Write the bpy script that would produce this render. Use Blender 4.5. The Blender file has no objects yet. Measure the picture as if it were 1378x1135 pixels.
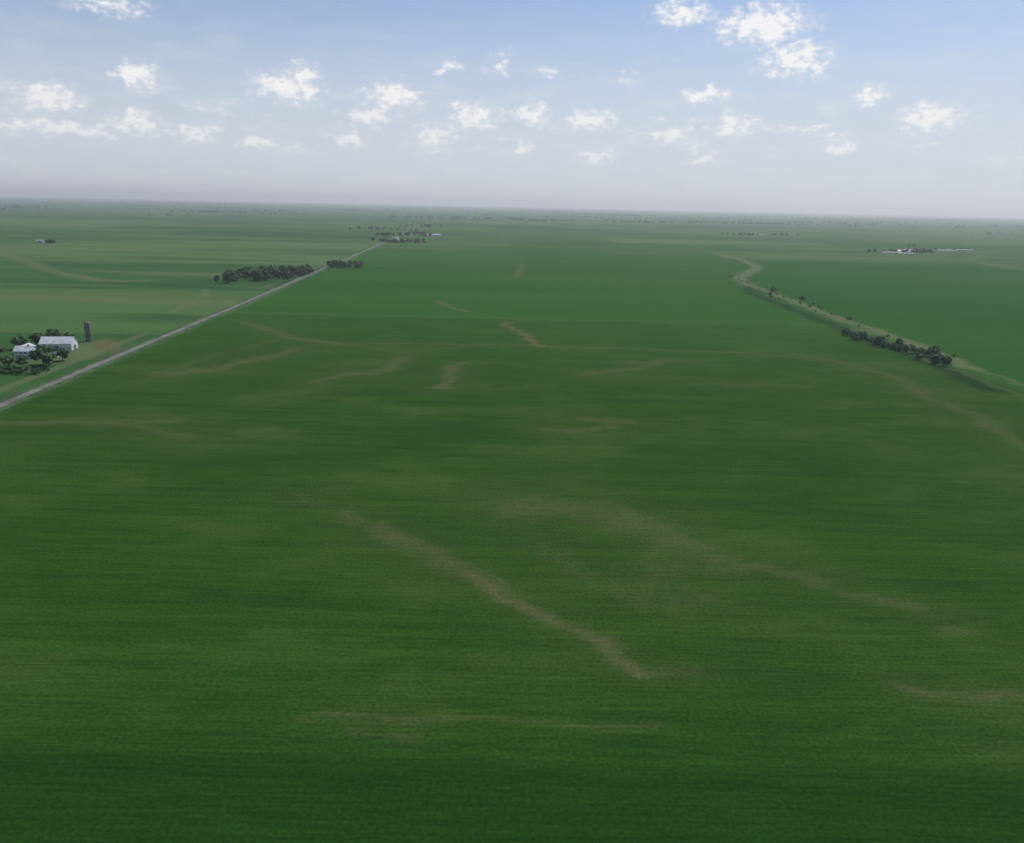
import bpy, math, random
import numpy as np
from mathutils import Matrix
sc=bpy.context.scene
sc.view_settings.view_transform='Standard'; sc.view_settings.look='None'; sc.view_settings.exposure=0
random.seed(7); R=np.random.default_rng(11)
rad=math.radians

# ---------------------------------------------------------------- materials
def newmat(n):
    m=bpy.data.materials.new(n); m.use_nodes=True; nt=m.node_tree
    return m,nt,nt.nodes['Principled BSDF']
def nd(nt,t,**k):
    n=nt.nodes.new(t)
    for a,b in k.items(): setattr(n,a,b)
    return n
def setin(nt,sock,v):
    if isinstance(v,bpy.types.NodeSocket): nt.links.new(v,sock)
    else: sock.default_value=v
def M(nt,op,a,b=None,c=None,clamp=False):
    n=nd(nt,'ShaderNodeMath',operation=op,use_clamp=clamp)
    for i,v in enumerate((a,b,c)):
        if v is not None: setin(nt,n.inputs[i],v)
    return n.outputs[0]
def VM(nt,op,a,b=None,c=None):
    n=nd(nt,'ShaderNodeVectorMath',operation=op)
    for i,v in enumerate((a,b,c)):
        if v is not None: setin(nt,n.inputs[i],v)
    return n.outputs['Value'] if op in('LENGTH','DOT_PRODUCT') else n.outputs[0]
def MIX(nt,f,a,b,blend='MIX'):
    n=nd(nt,'ShaderNodeMix',data_type='RGBA',blend_type=blend)
    setin(nt,n.inputs[0],f); setin(nt,n.inputs[6],a); setin(nt,n.inputs[7],b)
    return n.outputs[2]
def NOISE(nt,vec,scale,detail=3,rough=.55):
    n=nd(nt,'ShaderNodeTexNoise'); setin(nt,n.inputs['Vector'],vec)
    n.inputs['Scale'].default_value=scale; n.inputs['Detail'].default_value=detail; n.inputs['Roughness'].default_value=rough
    return n.outputs['Fac']
def RANGE(nt,v,a,b,c=0.,d=1.,smooth=False):
    n=nd(nt,'ShaderNodeMapRange'); n.interpolation_type='SMOOTHSTEP' if smooth else 'LINEAR'
    for i,x in enumerate((v,a,b,c,d)): setin(nt,n.inputs[i],x)
    return n.outputs[0]
def C(r,g,b): return (r,g,b,1)

def simple(name,col,rough=.9,var=.25,scale=.6,col2=None):
    m,nt,b=newmat(name)
    pos=nd(nt,'ShaderNodeNewGeometry').outputs['Position']
    n=NOISE(nt,pos,scale,2)
    c2=col2 or tuple(x*(1-var) for x in col)
    cc=MIX(nt,RANGE(nt,n,.35,.65,smooth=True),C(*c2),C(*col))
    nt.links.new(cc,b.inputs['Base Color']); b.inputs['Roughness'].default_value=rough
    b.inputs['Specular IOR Level'].default_value=.2
    return m
m_leaf=simple('foliage',(.08,.145,.048),.8,col2=(.032,.07,.026),scale=.22)
m_leaf_far=simple('foliage_distant',(.06,.11,.05),.9,col2=(.032,.062,.032),scale=.03)
m_bark=simple('bark',(.09,.07,.05),.95,scale=2)
m_white=simple('white_siding',(.66,.66,.65),.6,.15,.5)
m_metal=simple('metal_roof',(.55,.57,.6),.45,.25,.3)
m_dull=simple('weathered_metal_roof',(.27,.29,.30),.7,.45,.08)
m_shingle=simple('grey_shingles',(.16,.16,.165),.9,.3,1.2)
m_glass=simple('window_glass',(.03,.04,.05),.15,.3,1)
m_door=simple('door_paint',(.22,.07,.05),.6,.3,1)
m_conc=simple('weathered_concrete',(.20,.195,.18),.9,.4,.8)
m_gravel=simple('road_gravel',(.165,.16,.14),.95,.4,.05)
m_verge=simple('verge_grass',(.055,.10,.033),.95,.5,.08)

# ---------------------------------------------------------------- ground sheet with land-cover attributes
def grow(a,step,g,end):
    out=[];x=a
    while x<end: step*=g; x+=step; out.append(x)
    return out
END=46000
dx=list(np.arange(-430,431,2.5)); tail=grow(430,2.5,1.03,END)
xs=np.array([-t for t in tail[::-1]]+dx+tail)
ys=list(np.arange(90,400,1.5)); ys+=list(np.arange(ys[-1]+1.5,1300,3.)); ys+=grow(ys[-1],3.,1.03,END)
ys=np.array([-t for t in grow(-90,20,1.3,END)[::-1]]+ys)
X,Y=np.meshgrid(xs,ys); nx,ny=len(xs),len(ys)
wx=3.*np.sin(Y*.071+X*.05)+2.2*np.sin(Y*.19-X*.13+1)+1.1*np.sin(X*.47+Y*.31)
wy=3.*np.sin(X*.063+Y*.04+2)+2.*np.sin(X*.17+Y*.11)+1.*np.sin(X*.41-Y*.37)
def dist(P,warp=1.):
    XX=X+wx*warp; YY=Y+wy*warp; d=np.full(X.shape,1e9)
    for (ax,ay),(bx,by) in zip(P[:-1],P[1:]):
        vx,vy=bx-ax,by-ay; L=vx*vx+vy*vy+1e-6
        t=np.clip(((XX-ax)*vx+(YY-ay)*vy)/L,0,1)
        d=np.minimum(d,np.hypot(XX-ax-t*vx,YY-ay-t*vy))
    return d
halo=np.zeros(X.shape)
def stroke(dst,P,w,s,warp=1.):
    if dst is soil: w=w*1.5
    d=dist(P,warp); np.maximum(dst,s*np.exp(-(d/w)**2),out=dst)
    if dst is soil: np.maximum(halo,min(1,s*1.3)*np.exp(-(d/(w*2.4))**2),out=halo)
soil=np.zeros(X.shape); grass=soil.copy(); lush=soil.copy()
A=[(-69,300),(-52,282),(-33,264),(-16,246),(-1,228),(10,218),(23,209),(30,197),(37,190),(49,191)]
stroke(soil,A[:5],4.4,.54,.6); stroke(soil,A[1:4],6.4,.62,.6); stroke(soil,A[3:6],2.6,.88,.5); stroke(soil,A[4:7],2.,.7,.5); stroke(soil,A[6:9],2.8,.84,.5); stroke(soil,A[7:],3.4,.52,.4)
stroke(soil,A[5:8],5.5,.48,.8); stroke(soil,[(-22,252),(-8,243),(0,232)],2.6,.58,1.)
stroke(soil,[(-69,300),(-95,322)],7,.4)
stroke(soil,[(1,312),(19,309),(37,302),(53,287),(63,271),(76,256),(90,251),(103,246)],7,.54,1.2)
stroke(soil,[(1,314),(19,309),(37,302),(50,291)],12,.56,1.2)
stroke(soil,[(15,268),(29,245),(42,235),(64,236)],12,.44,1.)
stroke(soil,[(60,262),(52,245),(40,240)],13,.45,1.)
stroke(soil,[(110,238),(121,234),(129,231)],4,.56,.6); stroke(soil,[(131,217),(137,216)],2.8,.52,.5)
stroke(soil,[(101,186),(109,183),(120,181),(130,181),(150,178)],3,.57,.5)
stroke(soil,[(-45,169),(-22,169),(3,169),(21,166),(39,167)],.8,.62,.15)
stroke(soil,[(-37,163),(-21,162)],2.2,.5,.3); stroke(soil,[(-48,167),(-20,168)],2.6,.46,.3)
stroke(soil,[(-300,418),(-272,422),(-235,422),(-209,427),(-186,432)],4.6,.62,.6); stroke(soil,[(-225,421),(-200,418),(-166,401)],9,.53,.9)
stroke(soil,[(-245,550),(-217,574),(-198,617),(-181,663)],8,.64,1.)
stroke(soil,[(-133,541),(-113,569),(-90,593),(-87,639)],8,.62,1.); stroke(soil,[(-105,572),(-93,590)],8,.7,.8)
stroke(soil,[(-50,528),(-45,562),(-44,613)],5.5,.7,.8)
stroke(soil,[(55,580),(78,597),(120,640)],8,.6,1.); stroke(soil,[(83,636),(144,643)],7,.58,.8)
stroke(soil,[(17,431),(42,428),(59,437)],5,.62,.7); stroke(soil,[(44,452),(69,446)],5,.6,.7)
stroke(soil,[(150,560),(172,556)],5,.48,.7); stroke(soil,[(236,352),(250,345)],5,.45,.7)
Lc=[(-270,802),(-202,718),(-157,695),(-86,700),(6,704),(104,697),(199,690),(260,660)]
stroke(soil,Lc,4.2,.60,.7); stroke(soil,Lc[:3],8,.66,.8); stroke(soil,[(-202,718),(-230,650),(-250,560)],5,.5,.9)
stroke(soil,[(240,690),(279,648),(290,605),(281,519),(284,472),(280,431),(270,380)],8,.54,1.1)
stroke(soil,[(-9,841),(6,777),(26,703)],4.4,.95,.8)
stroke(soil,[(-102,1027),(-83,976),(-53,924)],5,.85,.8); stroke(soil,[(2,1372),(15,1731)],7,.8,.7)
stroke(soil,[(-320,1571),(-251,1590)],14,.75,.5)
stroke(soil,[(118,2857),(200,2480),(309,2182),(618,2566)],20,.55,2.)
# pale grass waterways
stroke(grass,[(565,2344),(562,2023),(525,1768),(404,1467),(385,1325)],16,1.05,.8)
stroke(grass,[(385,1325),(386,1212),(382,1072),(376,928),(382,843),(380,760),(372,640)],10,1.05,.8)
stroke(grass,[(372,640),(375,560)],7,.6,.8)
stroke(grass,[(404,1467),(430,1560),(525,1768)],18,.6,1.)
stroke(grass,[(350,700),(352,560),(350,430)],7,.5,.6)
stroke(grass,[(-1400,2000),(-1012,1637),(-758,1330),(-614,1189),(-545,1205)],18,.85,1.)
stroke(grass,[(-370,873),(-390,1015),(-420,1100)],8,.85,1.)
stroke(grass,[(-1300,1800),(-1199,1946),(-1184,2026)],18,1.,0.)
stroke(grass,[(1191,1954),(1227,2233),(1500,2600)],18,.8,1.); stroke(grass,[(1127,2480),(1600,2760)],26,.8,0)
stroke(grass,[(-2600,4200),(-1500,3900),(-900,3300)],30,.8,2.); stroke(grass,[(700,3300),(1500,3600),(2600,4300)],30,.7,2.)
d=np.hypot((X+352)/34,(Y-628)/58); np.maximum(grass,.9*np.exp(-d**4),out=grass)
stroke(soil,[(-318,640),(-340,655),(-352,690)],8,.95,.4); stroke(soil,[(-305,600),(-352,612)],3,.9,.1)
# lush dark creek bottom
stroke(lush,[(351,1205),(351,1066),(348,923),(352,829),(349,747),(345,640),(340,560)],9,.85,.8)
stroke(lush,[(430,1500),(351,1205)],10,.7,.8)
def sg(v): return 1/(1+np.exp(-np.clip(v,-30,30)))
Xr=X+.045*(Y-700)
main=sg((Xr+302)/1.5)*sg((353-Xr)/1.5)*sg((872-Y)/3)
farpart=main*sg((Y-680+25*np.sin(X*.012))/45)
near=.5*sg((155-.010*(X+80)-Y)/.9)+.5*sg((160-Y)/10)  # darker near crop; its wide fade paints vignette-like darkening into the colour
north=sg((Xr+302)/1.5)*sg((372+np.clip(Y-1300,0,1e9)*.2-X)/4)*sg((Y-874)/5)*sg((2300+120*np.sin(X*.006)-Y)/200)
right=sg((X-372-np.clip(Y-1300,0,1e9)*.2)/5)*sg((1150-X)/12)*sg((2050-Y)/60)
me=bpy.data.meshes.new('ground')
nv=nx*ny; me.vertices.add(nv); co=np.stack([X,Y,np.zeros_like(X)],-1).astype(np.float32).ravel(); me.vertices.foreach_set('co',co)
ii=(np.arange(ny-1)[:,None]*nx+np.arange(nx-1)[None,:]).ravel()
q=np.stack([ii,ii+1,ii+nx+1,ii+nx],-1).astype(np.int32).ravel(); nf=len(ii)
me.loops.add(nf*4); me.loops.foreach_set('vertex_index',q); me.polygons.add(nf)
me.polygons.foreach_set('loop_start',np.arange(0,nf*4,4,dtype=np.int32)); me.update(calc_edges=True)
def vec_attr(n,a,b_,c):
    at=me.attributes.new(n,'FLOAT_VECTOR','POINT'); at.data.foreach_set('vector',np.stack([a,b_,c],-1).astype(np.float32).ravel())
vec_attr('cover',soil,grass,lush); vec_attr('fields_a',main,near,north); vec_attr('fields_b',right,farpart,halo)
ground=bpy.data.objects.new('ground',me); sc.collection.objects.link(ground)
m,nt,b=newmat('crop_fields')
def AT(n):
    s=nd(nt,'ShaderNodeSeparateXYZ'); nt.links.new(nd(nt,'ShaderNodeAttribute',attribute_name=n).outputs['Vector'],s.inputs[0]); return s.outputs
cov=AT('cover'); fa=AT('fields_a'); fb=AT('fields_b')
pos=nd(nt,'ShaderNodeNewGeometry').outputs['Position']
mp=nd(nt,'ShaderNodeMapping'); nt.links.new(pos,mp.inputs[0]); mp.inputs['Rotation'].default_value=(0,0,rad(-2.6)); mp.inputs['Scale'].default_value=(.001,.001,.001)
mp.inputs['Location'].default_value=(.302,.1,0)
br=nd(nt,'ShaderNodeTexBrick'); nt.links.new(mp.outputs[0],br.inputs['Vector'])
br.inputs['Scale'].default_value=1; br.inputs['Brick Width'].default_value=.8; br.inputs['Row Height'].default_value=.42
br.inputs['Mortar Size'].default_value=.005; br.inputs['Mortar Smooth'].default_value=.3
br.inputs['Color1'].default_value=C(.022,.080,.020); br.inputs['Color2'].default_value=C(.078,.140,.045); br.inputs['Mortar'].default_value=C(.08,.11,.05)
fn=NOISE(nt,VM(nt,'MULTIPLY',pos,(.0011,.0035,1.)),1.,3)
far=MIX(nt,RANGE(nt,fn,.45,.7,0,.7,True),br.outputs['Color'],C(.026,.080,.024))
fs2=NOISE(nt,VM(nt,'MULTIPLY',pos,(.0012,.007,1.)),1.,3,.65)
far=MIX(nt,RANGE(nt,fs2,.52,.68,0,.7,True),far,C(.10,.125,.058))
far=MIX(nt,RANGE(nt,fs2,.46,.32,0,.6,True),far,C(.015,.050,.017))
st=NOISE(nt,VM(nt,'MULTIPLY',pos,(.006,.16,1.)),1.,4,.6)
st2=NOISE(nt,VM(nt,'MULTIPLY',pos,(.05,1.1,1.)),1.,2,.6)
big=NOISE(nt,VM(nt,'MULTIPLY',pos,(.011,.02,1.)),1.,5,.65)
can=NOISE(nt,pos,.9,3,.7)
mc=MIX(nt,RANGE(nt,st,.36,.66),C(.0185,.055,.0080),C(.0270,.073,.0100))
mc=MIX(nt,RANGE(nt,big,.47,.68,0,.85,True),mc,C(.041,.082,.0175))
mc=MIX(nt,RANGE(nt,big,.46,.32,0,.6,True),mc,C(.0145,.050,.0085))
mc=MIX(nt,M(nt,'MULTIPLY',fb[2],.5),mc,C(.044,.076,.0200))
nr=MIX(nt,RANGE(nt,st,.3,.7),C(.0105,.039,.0062),C(.0150,.050,.0080))
no=MIX(nt,RANGE(nt,fn,.35,.65),C(.023,.080,.012),C(.031,.095,.016))
ri=MIX(nt,RANGE(nt,fn,.35,.65),C(.019,.076,.012),C(.025,.090,.016))
col=MIX(nt,fa[0],far,mc); col=MIX(nt,M(nt,'MULTIPLY',fb[1],.45),col,no); col=MIX(nt,fa[1],col,nr); col=MIX(nt,fa[2],col,no); col=MIX(nt,fb[0],col,ri)
col=MIX(nt,cov[2],col,C(.012,.035,.014))
det=M(nt,'MULTIPLY',RANGE(nt,st2,.25,.75,.76,1.24),RANGE(nt,can,.25,.75,.58,1.42))
dn=NOISE(nt,pos,.15,4,.7); dn2=NOISE(nt,VM(nt,'MULTIPLY',pos,(.03,.4,1.)),1.,2)
sf=M(nt,'MULTIPLY_ADD',cov[0],1.2,M(nt,'MULTIPLY',M(nt,'ADD',dn,M(nt,'MULTIPLY',dn2,.5)),-.53))
sf=M(nt,'MAXIMUM',sf,0.); sf=M(nt,'MULTIPLY',sf,RANGE(nt,dn,.35,.65,1.25,.75),clamp=True)
gf=M(nt,'MULTIPLY_ADD',cov[1],1.5,M(nt,'MULTIPLY',dn,-.8),clamp=True)
col=MIX(nt,M(nt,'MULTIPLY',gf,.85),col,MIX(nt,dn2,C(.080,.115,.05),C(.13,.14,.07)))
col=MIX(nt,M(nt,'MULTIPLY',sf,.9),col,MIX(nt,dn2,C(.090,.088,.038),C(.132,.114,.064)))
col=VM(nt,'MULTIPLY',col,det)
nt.links.new(col,b.inputs['Base Color']); b.inputs['Roughness'].default_value=1; b.inputs['Specular IOR Level'].default_value=0.
me.materials.append(m)

# ---------------------------------------------------------------- mesh helpers
def quadmesh(name,V,F,mats,mi,parent=None,loc=None):
    me=bpy.data.meshes.new(name); V=np.asarray(V,np.float32); F=np.asarray(F,np.int32)
    me.vertices.add(len(V)); me.vertices.foreach_set('co',V.ravel()); me.loops.add(F.size); me.loops.foreach_set('vertex_index',F.ravel())
    me.polygons.add(len(F)); me.polygons.foreach_set('loop_start',np.arange(0,F.size,4,dtype=np.int32)); 
    for x in mats: me.materials.append(x)
    me.polygons.foreach_set('material_index',np.asarray(mi,np.int32)); me.update(calc_edges=True)
    o=bpy.data.objects.new(name,me); sc.collection.objects.link(o)
    if loc: o.location=loc
    return o
def limb(p,q,r0,r1,n=6):
    p=np.array(p,float);q=np.array(q,float);d=q-p;d/=np.linalg.norm(d)+1e-9
    a=np.cross(d,[.3,.9,.1]);a/=np.linalg.norm(a);b_=np.cross(d,a);t=np.linspace(0,2*np.pi,n,endpoint=False)
    ring=np.outer(np.cos(t),a)+np.outer(np.sin(t),b_)
    V=np.vstack([p+ring*r0,q+ring*r1]); F=[[i,(i+1)%n,n+(i+1)%n,n+i] for i in range(n)]
    return V,np.array(F)
def tree(h,cr,nleaf,leaf,wood=True,rng=R,base=.22):
    Vs=[];Fs=[];Ms=[];off=0
    K=max(5,int(6+nleaf/90)); cen=rng.normal(size=(K,3)); cen/=np.linalg.norm(cen,axis=1)[:,None]; cen*=rng.uniform(.25,.85,(K,1))
    zc=h*(base+(1-base)*.5); hz=h*(1-base)*.5
    cen=cen*[cr,cr,hz*.85]+[0,0,zc]; taper=1-.35*np.clip((cen[:,2]-zc)/hz,0,1); cen[:,:2]*=taper[:,None]
    rc=rng.uniform(.28,.48,K)*min(cr,hz)
    if wood:
        parts=[limb((0,0,-.2),(0,0,h*.45),h*.028,h*.014,7),limb((0,0,h*.45),(cr*.08,0,h*.8),h*.014,h*.005,5)]
        for k in range(min(K,7)): parts.append(limb((0,0,h*rng.uniform(.2,.5)),cen[k],h*.010,h*.003,4))
        for V,F in parts: Vs.append(V);Fs.append(F+off);Ms.append(np.ones(len(F)));off+=len(V)
    k=rng.integers(0,K,nleaf); d=rng.normal(size=(nleaf,3)); d/=np.linalg.norm(d,axis=1)[:,None]
    c=cen[k]+d*(rc[k]*rng.uniform(.45,1.1,nleaf))[:,None]*[1.1,1.1,.9]
    nrm=d+rng.normal(size=(nleaf,3))*.4+[0,0,.7]; nrm/=np.linalg.norm(nrm,axis=1)[:,None]
    a=np.cross(nrm,rng.normal(size=(nleaf,3))); a/=np.linalg.norm(a,axis=1)[:,None]; b_=np.cross(nrm,a)
    s=(leaf*rng.uniform(.6,1.3,nleaf))[:,None]
    V=np.stack([c-a*s-b_*s*.6,c+a*s*.7-b_*s,c+a*s+b_*s*.7,c-a*s*.6+b_*s],1).reshape(-1,3); V[:,2]=np.maximum(V[:,2],.05)
    Vs.append(V);Fs.append(np.arange(nleaf*4).reshape(-1,4)+off);Ms.append(np.zeros(nleaf))
    return np.vstack(Vs),np.vstack(Fs),np.concatenate(Ms)
def mass(name,items,mat):
    Vs=[];Fs=[];Ms=[];off=0
    for (x,y,h,cr,n,leaf,wood) in items:
        V,F,mi=tree(h,cr,n,leaf,wood,base=.12); V=V+[x,y,0]; Vs.append(V);Fs.append(F+off);Ms.append(mi);off+=len(V)
    return quadmesh(name,np.vstack(Vs),np.vstack(Fs),[mat,m_bark],np.concatenate(Ms))

# ---------------------------------------------------------------- road
rp=[(-270,-400),(-285,100),(-301,467),(-321,910),(-350,1479),(-408,2600),(-520,4500),(-640,7000),(-840,11000)]
P=[]
for (x0,y0),(x1,y1) in zip(rp[:-1],rp[1:]):
    n=max(2,int((y1-y0)/60))
    for i in range(n): t=i/n; P.append((x0+(x1-x0)*t,y0+(y1-y0)*t))
offs=[(-8,-.05),(-5.5,.12),(-2.9,.34),(0,.46),(2.9,.34),(5.5,.12),(8,-.05)]
V=[(x+ox,y,oz) for x,y in P for ox,oz in offs]; k=len(offs); F=[];mi=[]
for i in range(len(P)-1):
    for j in range(k-1): F.append((i*k+j,i*k+j+1,(i+1)*k+j+1,(i+1)*k+j)); mi.append(0 if j in(2,3) else 1)
quadmesh('gravel_road',V,F,[m_gravel,m_verge],mi)

# ---------------------------------------------------------------- buildings
def part(name,V,F,mat,par):
    me=bpy.data.meshes.new(name); me.from_pydata(V,[],F); me.materials.append(mat)
    o=bpy.data.objects.new(name,me); sc.collection.objects.link(o); o.parent=par; return o
def boxes(name,bs,mat,par):
    V=[];F=[]
    for (x0,x1,y0,y1,z0,z1) in bs:
        n=len(V); V+=[(x0,y0,z0),(x1,y0,z0),(x1,y1,z0),(x0,y1,z0),(x0,y0,z1),(x1,y0,z1),(x1,y1,z1),(x0,y1,z1)]
        F+=[tuple(n+i for i in f) for f in((3,2,1,0),(4,5,6,7),(0,1,5,4),(1,2,6,5),(2,3,7,6),(3,0,4,7))]
    return part(name,V,F,mat,par)
def gable(name,x,y,rot,L,W,H,RH,wall,roof,storeys=1,nwin=4,bigdoor=False,chimney=False,vents=0):
    e=bpy.data.objects.new(name,None); sc.collection.objects.link(e); e.location=(x,y,0); e.rotation_euler=(0,0,rad(rot))
    a,c=L/2,W/2
    part('walls',[(-a,-c,-.2),(a,-c,-.2),(a,c,-.2),(-a,c,-.2),(-a,-c,H),(a,-c,H),(a,c,H),(-a,c,H),(-a,0,H+RH),(a,0,H+RH)],
      [(0,1,5,4),(2,3,7,6),(1,2,6,9,5),(3,0,4,8,7)],wall,e)
    o=.5; s=RH/c; z0=H-o*s+.03; t=.18; V=[];F=[]
    for sg_ in(-1,1):
        n=len(V); V+=[(-a-o,sg_*(c+o),z0),(a+o,sg_*(c+o),z0),(a+o,0,H+RH+.03),(-a-o,0,H+RH+.03)]; V+=[(p[0],p[1],p[2]+t) for p in V[n:n+4]]
        F+=[tuple(n+i for i in f) for f in((0,1,2,3),(4,5,6,7),(0,1,5,4),(1,2,6,5),(3,0,4,7))]
    part('roof',V,F,roof,e)
    fr=[];gl=[]
    for st_ in range(storeys):
        zb=.9+st_*2.8
        for i in range(nwin):
            xx=-a+L*(i+.5)/nwin+(.8 if (i==nwin//2 and st_==0) else 0)
            if bigdoor and abs(xx)<L*.2: continue
            for s_ in(-1,1):
                yy=sorted((s_*(c+.003),s_*(c+.08))); y2=sorted((s_*(c+.081),s_*(c+.1)))
                fr.append((xx-.6,xx+.6,yy[0],yy[1],zb,zb+1.5)); gl.append((xx-.5,xx+.5,y2[0],y2[1],zb+.1,zb+1.4))
    if fr: boxes('window_frames',fr,m_white,e); boxes('windows',gl,m_glass,e)
    dw=(2.4,3.6) if bigdoor else (.5,2.1)
    boxes('door',[(-dw[0],dw[0],-c-.12,-c-.003,0,dw[1]),(a+.003,a+.12,-dw[0],dw[0],0,dw[1])],m_door if not bigdoor else m_shingle,e)
    if chimney: boxes('chimney',[(a*.3,a*.3+.9,-.5,.4,H+RH-.8,H+RH+1.3)],m_door,e)
    if vents: boxes('ridge_vents',[(-a+L*(i+.5)/vents-.5,-a+L*(i+.5)/vents+.5,-.5,.5,H+RH-.1,H+RH+.8) for i in range(vents)],m_metal,e)
    return e
gable('barn',-367,640,8,24,13,5.5,4.5,m_white,m_metal,1,6,True)
gable('farmhouse',-371,602,5,13,9,5.8,3.2,m_white,m_metal,2,4,False,True)
gable('machine_shed',-384,622,96,16,9,4,2.2,m_white,m_metal,1,4,True)
gable('garden_shed',-352,607,5,6,4.5,2.6,1.4,m_white,m_shingle,1,2)
for i,(x,y,L,r) in enumerate([(1147,2515,60,3),(1172,2470,50,3),(1215,2570,40,3),(1440,2745,70,4),(1520,2790,60,4),(1245,2640,40,2),(1300,2720,50,3)]):
    gable('livestock_barn',x,y,r,L,12,2.6,2.4,m_white if i%3==0 else m_dull,m_metal if i in(5,) else m_dull,1,8,False,False,5)
for (x,y,L,r) in[(-360,2600,22,10),(-319,3060,22,5),(-300,3130,26,5),(-395,2730,20,90),(-340,3120,18,80),(1180,4020,60,2),(1330,4100,40,2),(-1240,2140,20,0),(-2400,5600,50,0),(-2900,7600,60,0),(3100,5350,50,5),(1900,8600,60,0),(-3519,7929,70,0)]:
    gable('distant_barn',x,y,r,L,12,4,3.5,m_white,m_dull if x>-300 or x<-1000 else m_metal,1,5,True)
def silo(name,x,y,r,h,mat,bands=True):
    e=bpy.data.objects.new(name,None); sc.collection.objects.link(e); e.location=(x,y,0); n=24
    V=[]
    for pr,pz in[(r,-.2),(r,h)]:
        V+=[(pr*math.cos(2*math.pi*j/n),pr*math.sin(2*math.pi*j/n),pz) for j in range(n)]
    part('stave_wall',V,[(j,(j+1)%n,n+(j+1)%n,n+j) for j in range(n)],mat,e)
    V=[];F=[]
    for i in range(6):
        t=i/6*math.pi/2; V+=[((r+.08)*math.cos(t)*math.cos(2*math.pi*j/n),(r+.08)*math.cos(t)*math.sin(2*math.pi*j/n),h+.01+r*.75*math.sin(t)) for j in range(n)]
    for i in range(5): F+=[(i*n+j,i*n+(j+1)%n,(i+1)*n+(j+1)%n,(i+1)*n+j) for j in range(n)]
    F.append(tuple(5*n+j for j in range(n))); part('dome_roof',V,F,m_metal if not bands else m_shingle,e)
    if bands:
        V=[];F=[]
        for z in np.arange(1,h-.5,1.4):
            o=len(V)
            for zz in(z,z+.12): V+=[((r+.05)*math.cos(2*math.pi*j/n),(r+.05)*math.sin(2*math.pi*j/n),zz) for j in range(n)]
            F+=[(o+j,o+(j+1)%n,o+n+(j+1)%n,o+n+j) for j in range(n)]
        part('steel_hoops',V,F,m_shingle,e)
        boxes('ladder_chute',[(-.5,.5,-r-.8,-r+.02,0,h-.2)],m_conc,e)
silo('silo',-363,679,2.4,15.5,m_conc)
for x,y in[(-560,9300),(-530,9320),(-590,9280),(-640,9250)]: silo('grain_elevator',x,y,9,34,m_white,False)

# ---------------------------------------------------------------- trees
def one(name,x,y,h,cr,n=900,leaf=.75):
    V,F,mi=tree(h,cr,n,leaf,True,base=.14); return quadmesh(name,V,F,[m_leaf,m_bark],mi,loc=(x,y,0))
for x,y,h,cr in[(-344,577,17,7.5),(-337,572,11,5),(-352,566,9,5),(-338,592,11,5),(-390,650,13,6),(-383,662,14,6),(-396,636,12,6),(-392,600,13,6),(-372,663,10,5),(-366,571,8,4.5)]:
    one('shade_tree',x,y,h,cr,1300 if h>12 else 800)
it=[]
for i in range(34): it.append((-350+R.uniform(-18,22),548+R.uniform(-7,9),R.uniform(2,4.5),R.uniform(2,3.4),130,.55,True))
mass('yard_shrubs',it,m_leaf)
it=[]
for i in range(66):
    t=R.uniform(0,1)**.9; y=642+t*165; x=348+7*math.sin(y*.03)+R.normal()*5
    it.append((x,y,R.uniform(3,12)*(1-.35*t),R.uniform(2.5,5.5),330,.8,True))
mass('creek_treeline',it,m_leaf)
it=[]
for i in range(34):
    y=R.uniform(620,1500); x=(380 if y>900 else 366)+R.normal()*10+(y>1300)*(y-1300)*.12
    it.append((x,y,R.uniform(1.5,3.6),R.uniform(1.2,2.6),90,.6,True))
mass('creek_shrubs',it,m_leaf)
for x,y,h in[(393,1234,9),(398,1118,7),(389,1225,7),(372,1180,5)]: one('willow_tree',x,y,h,h*.55,500,.8)
it=[]
for i in range(90):
    t=R.uniform(0,1); x=-440+t*96+R.normal()*4; y=1165+t*120+R.uniform(0,170)*(1-.3*t)
    it.append((x,y,R.uniform(7,20),R.uniform(4,8),300,1.2,True))
mass('woodlot',it,m_leaf)
it=[]
for i in range(26): it.append((R.uniform(-366,-303)+16,1528+R.normal()*12,R.uniform(7,16),R.uniform(5,7),240,1.2,True))
mass('roadside_grove',it,m_leaf)
it=[]
def clump(cx,cy,w,d,n,h0,h1,nl=60,leaf=2.2):
    for i in range(n): it.append((cx+R.normal()*w*.5,cy+R.normal()*d*.5,R.uniform(h0,h1),R.uniform(4,8),nl,leaf,False))
clump(-415,2560,20,30,8,10,18); clump(-345,2500,60,14,17,7,16); clump(-330,2620,50,30,8,8,14); clump(-470,3050,90,60,18,9,17); clump(-390,3200,80,60,16,9,16)
clump(-330,3080,30,40,6,8,13);clump(-610,3700,140,90,18,9,16); clump(-480,4300,120,90,16,9,16)
clump(-1197,2105,18,10,6,8,12); clump(1130,2540,60,10,6,6,11); clump(1255,2590,70,20,18,7,14); clump(1200,2545,40,12,7,7,12); clump(1330,2760,50,12,6,7,11); clump(1500,2830,100,10,6,6,10)
clump(1140,4010,150,20,18,8,13); clump(1300,4080,160,20,15,8,13); clump(1500,3100,20,20,3,7,10)
clump(3061,5360,120,40,16,8,13); clump(1806,8564,260,60,26,9,14); clump(-2380,5650,90,30,12,8,13); clump(-2850,7650,240,50,20,9,14); clump(-3500,7990,300,60,24,9,14); clump(-4200,9000,500,80,34,9,14)
mass('farmstead_trees',it,m_leaf_far)
it=[]
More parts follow.
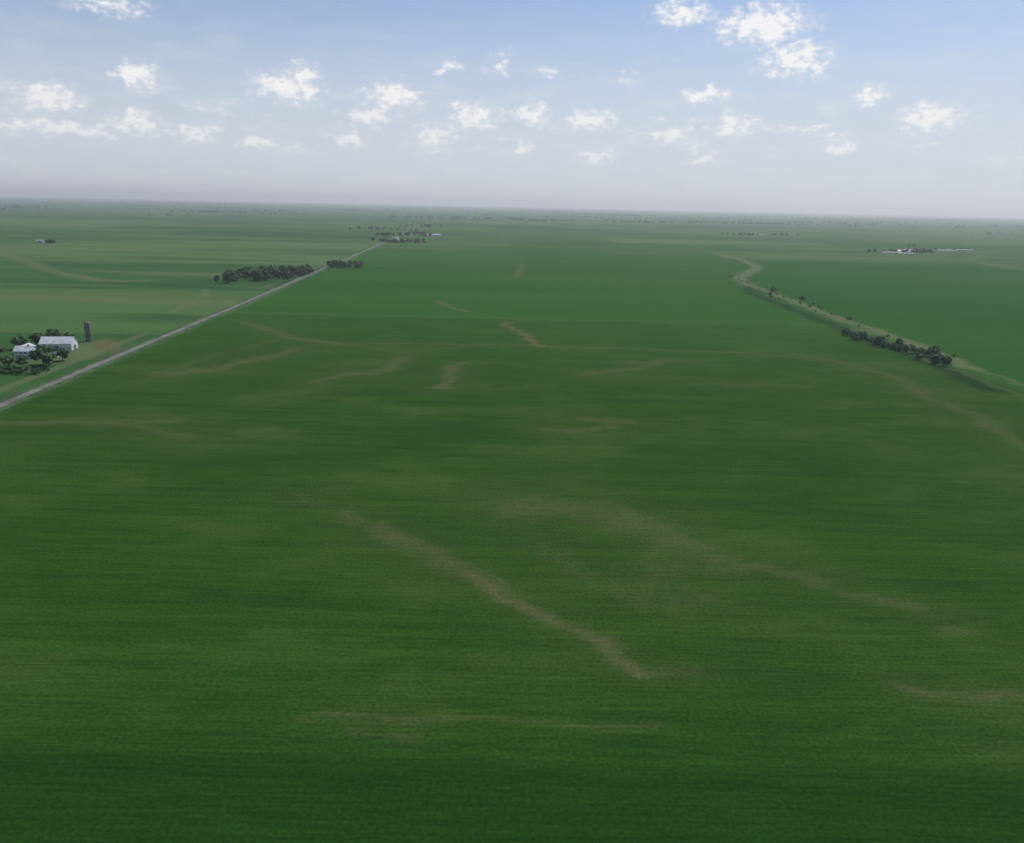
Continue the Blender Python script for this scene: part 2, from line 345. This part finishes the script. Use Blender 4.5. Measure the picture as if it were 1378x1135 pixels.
for i in range(210):
    y=math.exp(R.uniform(math.log(6500),math.log(30000))); x=R.uniform(-.8,.8)*y
    if y<11000 and R.random()<.5: continue
    if x>0 and R.random()<.3: continue
    big_=R.random()<.45
    w=(R.uniform(120,460) if big_ else R.uniform(15,60))*(1+y/14000); n=int((R.integers(14,34) if big_ else R.integers(3,7))*(1+y/20000)); s=1+y/30000
    for j in range(n): it.append((x+R.normal()*w*.5,y+R.normal()*30,R.uniform(6,12)*s,R.uniform(7,12)*s,14,4.5*s,False))
mass('distant_treelines',it,m_leaf_far)

# ---------------------------------------------------------------- summer haze (real scattering air layer)
bpy.ops.mesh.primitive_cube_add(size=1,location=(0,0,170)); hz=bpy.context.object; hz.name='atmosphere_haze'; hz.scale=(90000,90000,360)
m=bpy.data.materials.new('summer_haze'); m.use_nodes=True; nt=m.node_tree; nt.nodes.clear()
vo=nd(nt,'ShaderNodeVolumeScatter'); vo.inputs['Density'].default_value=6.4e-5; vo.inputs['Anisotropy'].default_value=.35; vo.inputs['Color'].default_value=(.90,.97,1,1)
ou=nd(nt,'ShaderNodeOutputMaterial'); nt.links.new(vo.outputs[0],ou.inputs['Volume']); hz.data.materials.append(m)
try: m.cycles.volume_sampling='DISTANCE'
except Exception as ex: print(ex)

# ---------------------------------------------------------------- sky: Nishita + rows of fair-weather cumulus given by azimuth / elevation
w=bpy.data.worlds.new('World'); sc.world=w; w.use_nodes=True; nt=w.node_tree; bg=nt.nodes['Background']
try: w.cycles.sampling_method='MANUAL'; w.cycles.sample_map_resolution=256
except Exception as ex: print(ex)
sk=nd(nt,'ShaderNodeTexSky'); sk.sky_type='NISHITA'; sk.sun_disc=False; sk.sun_elevation=rad(55); sk.sun_rotation=rad(40); sk.air_density=1.; sk.dust_density=1.; sk.ozone_density=2.; sk.altitude=200
tc=nd(nt,'ShaderNodeTexCoord').outputs['Generated']
sx=nd(nt,'ShaderNodeSeparateXYZ'); nt.links.new(tc,sx.inputs[0])
az=M(nt,'MULTIPLY',M(nt,'ARCTAN2',sx.outputs[0],sx.outputs[1]),57.296); el=M(nt,'MULTIPLY',M(nt,'ARCSINE',sx.outputs[2]),57.296)
cvn=nd(nt,'ShaderNodeCombineXYZ'); nt.links.new(az,cvn.inputs[0]); nt.links.new(el,cvn.inputs[1]); cv=cvn.outputs[0]
rows=[
 [(-27.6,3.8,4.2,.8),(-20.7,4.,2.3,1.),(-17.1,3.6,2.2,.6),(-11.2,4.,1.9,.8),(-5.6,4.4,2.6,1.35),(.2,3.7,1.5,.65),(5.2,3.3,2.4,.65),(10.2,4.6,2.4,.9),(14.1,5.2,2.4,1.2),(20.8,3.8,1.7,.8)],
 [(-28.6,5.4,2.4,1.35),(-24,7.1,2.0,1.1),(-15.2,6.9,3.6,1.3),(-8.3,6.7,3.,1.5),(-3.,5.6,2.6,1.35),(.9,5.8,1.9,1.2),(4.9,5.5,2.6,1.1),(12.2,7.1,2.3,.8),(22,6.9,1.5,.85),(25.6,5.5,2.6,1.5)],
 [(-25.3,10.8,3.7,1.2),(-4.6,8.6,1.6,.9),(-1.3,8.8,1.5,1.4),(2,8.4,1.6,.6),(6.9,8.1,1.4,.6),(15.4,11.1,4.2,1.8)],
 [(-24.3,4.4,2.2,1.2),(-9.7,5.5,2.,.8),(10.6,11.9,2.8,1.1),(17.6,9.1,3.3,1.8)],
 [(-14.1,7.3,1.4,2.),(12.1,3.2,1.5,.65)]]
AZ0,AZS=-36.,72.
wn=nd(nt,'ShaderNodeTexNoise'); nt.links.new(cv,wn.inputs['Vector']); wn.inputs['Scale'].default_value=.8; wn.inputs['Detail'].default_value=1
cw=VM(nt,'ADD',cv,VM(nt,'MULTIPLY',VM(nt,'SUBTRACT',wn.outputs['Color'],(.5,.5,.5)),(2.0,1.2,0)))
cws=nd(nt,'ShaderNodeSeparateXYZ'); nt.links.new(cw,cws.inputs[0])
key=M(nt,'MULTIPLY_ADD',cws.outputs[0],1/AZS,-AZ0/AZS)
mk=None
for row in rows:
    rp_=nd(nt,'ShaderNodeValToRGB'); nt.links.new(key,rp_.inputs[0]); cr=rp_.color_ramp; cr.interpolation='CONSTANT'
    for i,(a0,e0,hw,hh) in enumerate(row):
        if i==0: p=0.
        else:
            pa,pw=row[i-1][0],row[i-1][2]; p=(pa+(a0-pa)*pw/(pw+hw)-AZ0)/AZS
        el_=cr.elements[0] if i==0 else cr.elements.new(p)
        el_.position=p; el_.color=((a0-AZ0)/AZS,e0/15,.4/hw,.3/hh)
    last=cr.elements[len(cr.elements)-1]
    if last.position>.999: last.color=cr.elements[len(cr.elements)-2].color[:]
    s=nd(nt,'ShaderNodeSeparateColor'); nt.links.new(rp_.outputs[0],s.inputs[0])
    c0=nd(nt,'ShaderNodeCombineXYZ'); nt.links.new(M(nt,'MULTIPLY_ADD',s.outputs[0],AZS,AZ0),c0.inputs[0]); nt.links.new(M(nt,'MULTIPLY',s.outputs[1],15.),c0.inputs[1])
    k0=nd(nt,'ShaderNodeCombineXYZ'); nt.links.new(s.outputs[2],k0.inputs[0]); nt.links.new(M(nt,'MULTIPLY',rp_.outputs[1],4/3),k0.inputs[1])
    l=VM(nt,'LENGTH',VM(nt,'MULTIPLY',VM(nt,'SUBTRACT',cw,c0.outputs[0]),k0.outputs[0]))
    v=M(nt,'MULTIPLY_ADD',l,-2.5,1.)
    if row is rows[2]: v=M(nt,'MULTIPLY',v,RANGE(nt,az,8.,9.5,.66,1.1))
    mk=v if mk is None else M(nt,'MAXIMUM',mk,v)
n1=NOISE(nt,VM(nt,'MULTIPLY',cv,(1.,1.5,1)),1.5,6,.62)
n2=NOISE(nt,VM(nt,'MULTIPLY',cv,(.28,1.1,1)),1.,3,.6)
bandm=M(nt,'MULTIPLY',RANGE(nt,n2,.48,.7,0.,.62),M(nt,'MULTIPLY',RANGE(nt,el,8.,5.,0.,1.),RANGE(nt,el,2.4,3.4)))
mk=M(nt,'MAXIMUM',mk,bandm)
dens=M(nt,'ADD',M(nt,'MAXIMUM',mk,0.),M(nt,'MULTIPLY_ADD',n1,2.2,-1.12))
cf=M(nt,'MULTIPLY',RANGE(nt,dens,0.0,.9,0,.92,True),RANGE(nt,mk,0.,.32))
cf=M(nt,'MULTIPLY',cf,RANGE(nt,el,2.,7.,.6,1.))
wisp=M(nt,'MULTIPLY',RANGE(nt,n2,.42,.72,0,.5,True),RANGE(nt,el,12.,3.,.08,1.))
lowband=RANGE(nt,el,16.,1.5,0.,.88,True)
sky=VM(nt,'MULTIPLY',sk.outputs[0],(.92,.98,1.12))
sky=MIX(nt,lowband,sky,C(6.7,7.2,8.0))
sky=MIX(nt,wisp,sky,C(7.4,7.8,8.4))
cc=MIX(nt,RANGE(nt,dens,.3,.85,smooth=True),C(7.7,8.0,8.7),C(9.9,9.9,9.8))
sky=MIX(nt,cf,sky,cc)
nt.links.new(sky,bg.inputs[0]); bg.inputs[1].default_value=.095
L=bpy.data.lights.new('sun','SUN'); L.energy=3.8; L.angle=rad(.5); L.color=(1,.96,.88); lo=bpy.data.objects.new('sun',L); sc.collection.objects.link(lo)
lo.rotation_euler=(rad(35),0,rad(140))
# ---------------------------------------------------------------- camera
cam=bpy.data.cameras.new('camera'); co=bpy.data.objects.new('camera',cam); sc.collection.objects.link(co)
cam.sensor_width=36; cam.lens=28.24; cam.clip_start=1; cam.clip_end=200000
co.matrix_world=Matrix.Translation((0,0,120))@Matrix.Rotation(rad(74.9),4,'X')@Matrix.Rotation(rad(1.2),4,'Z')
sc.camera=co
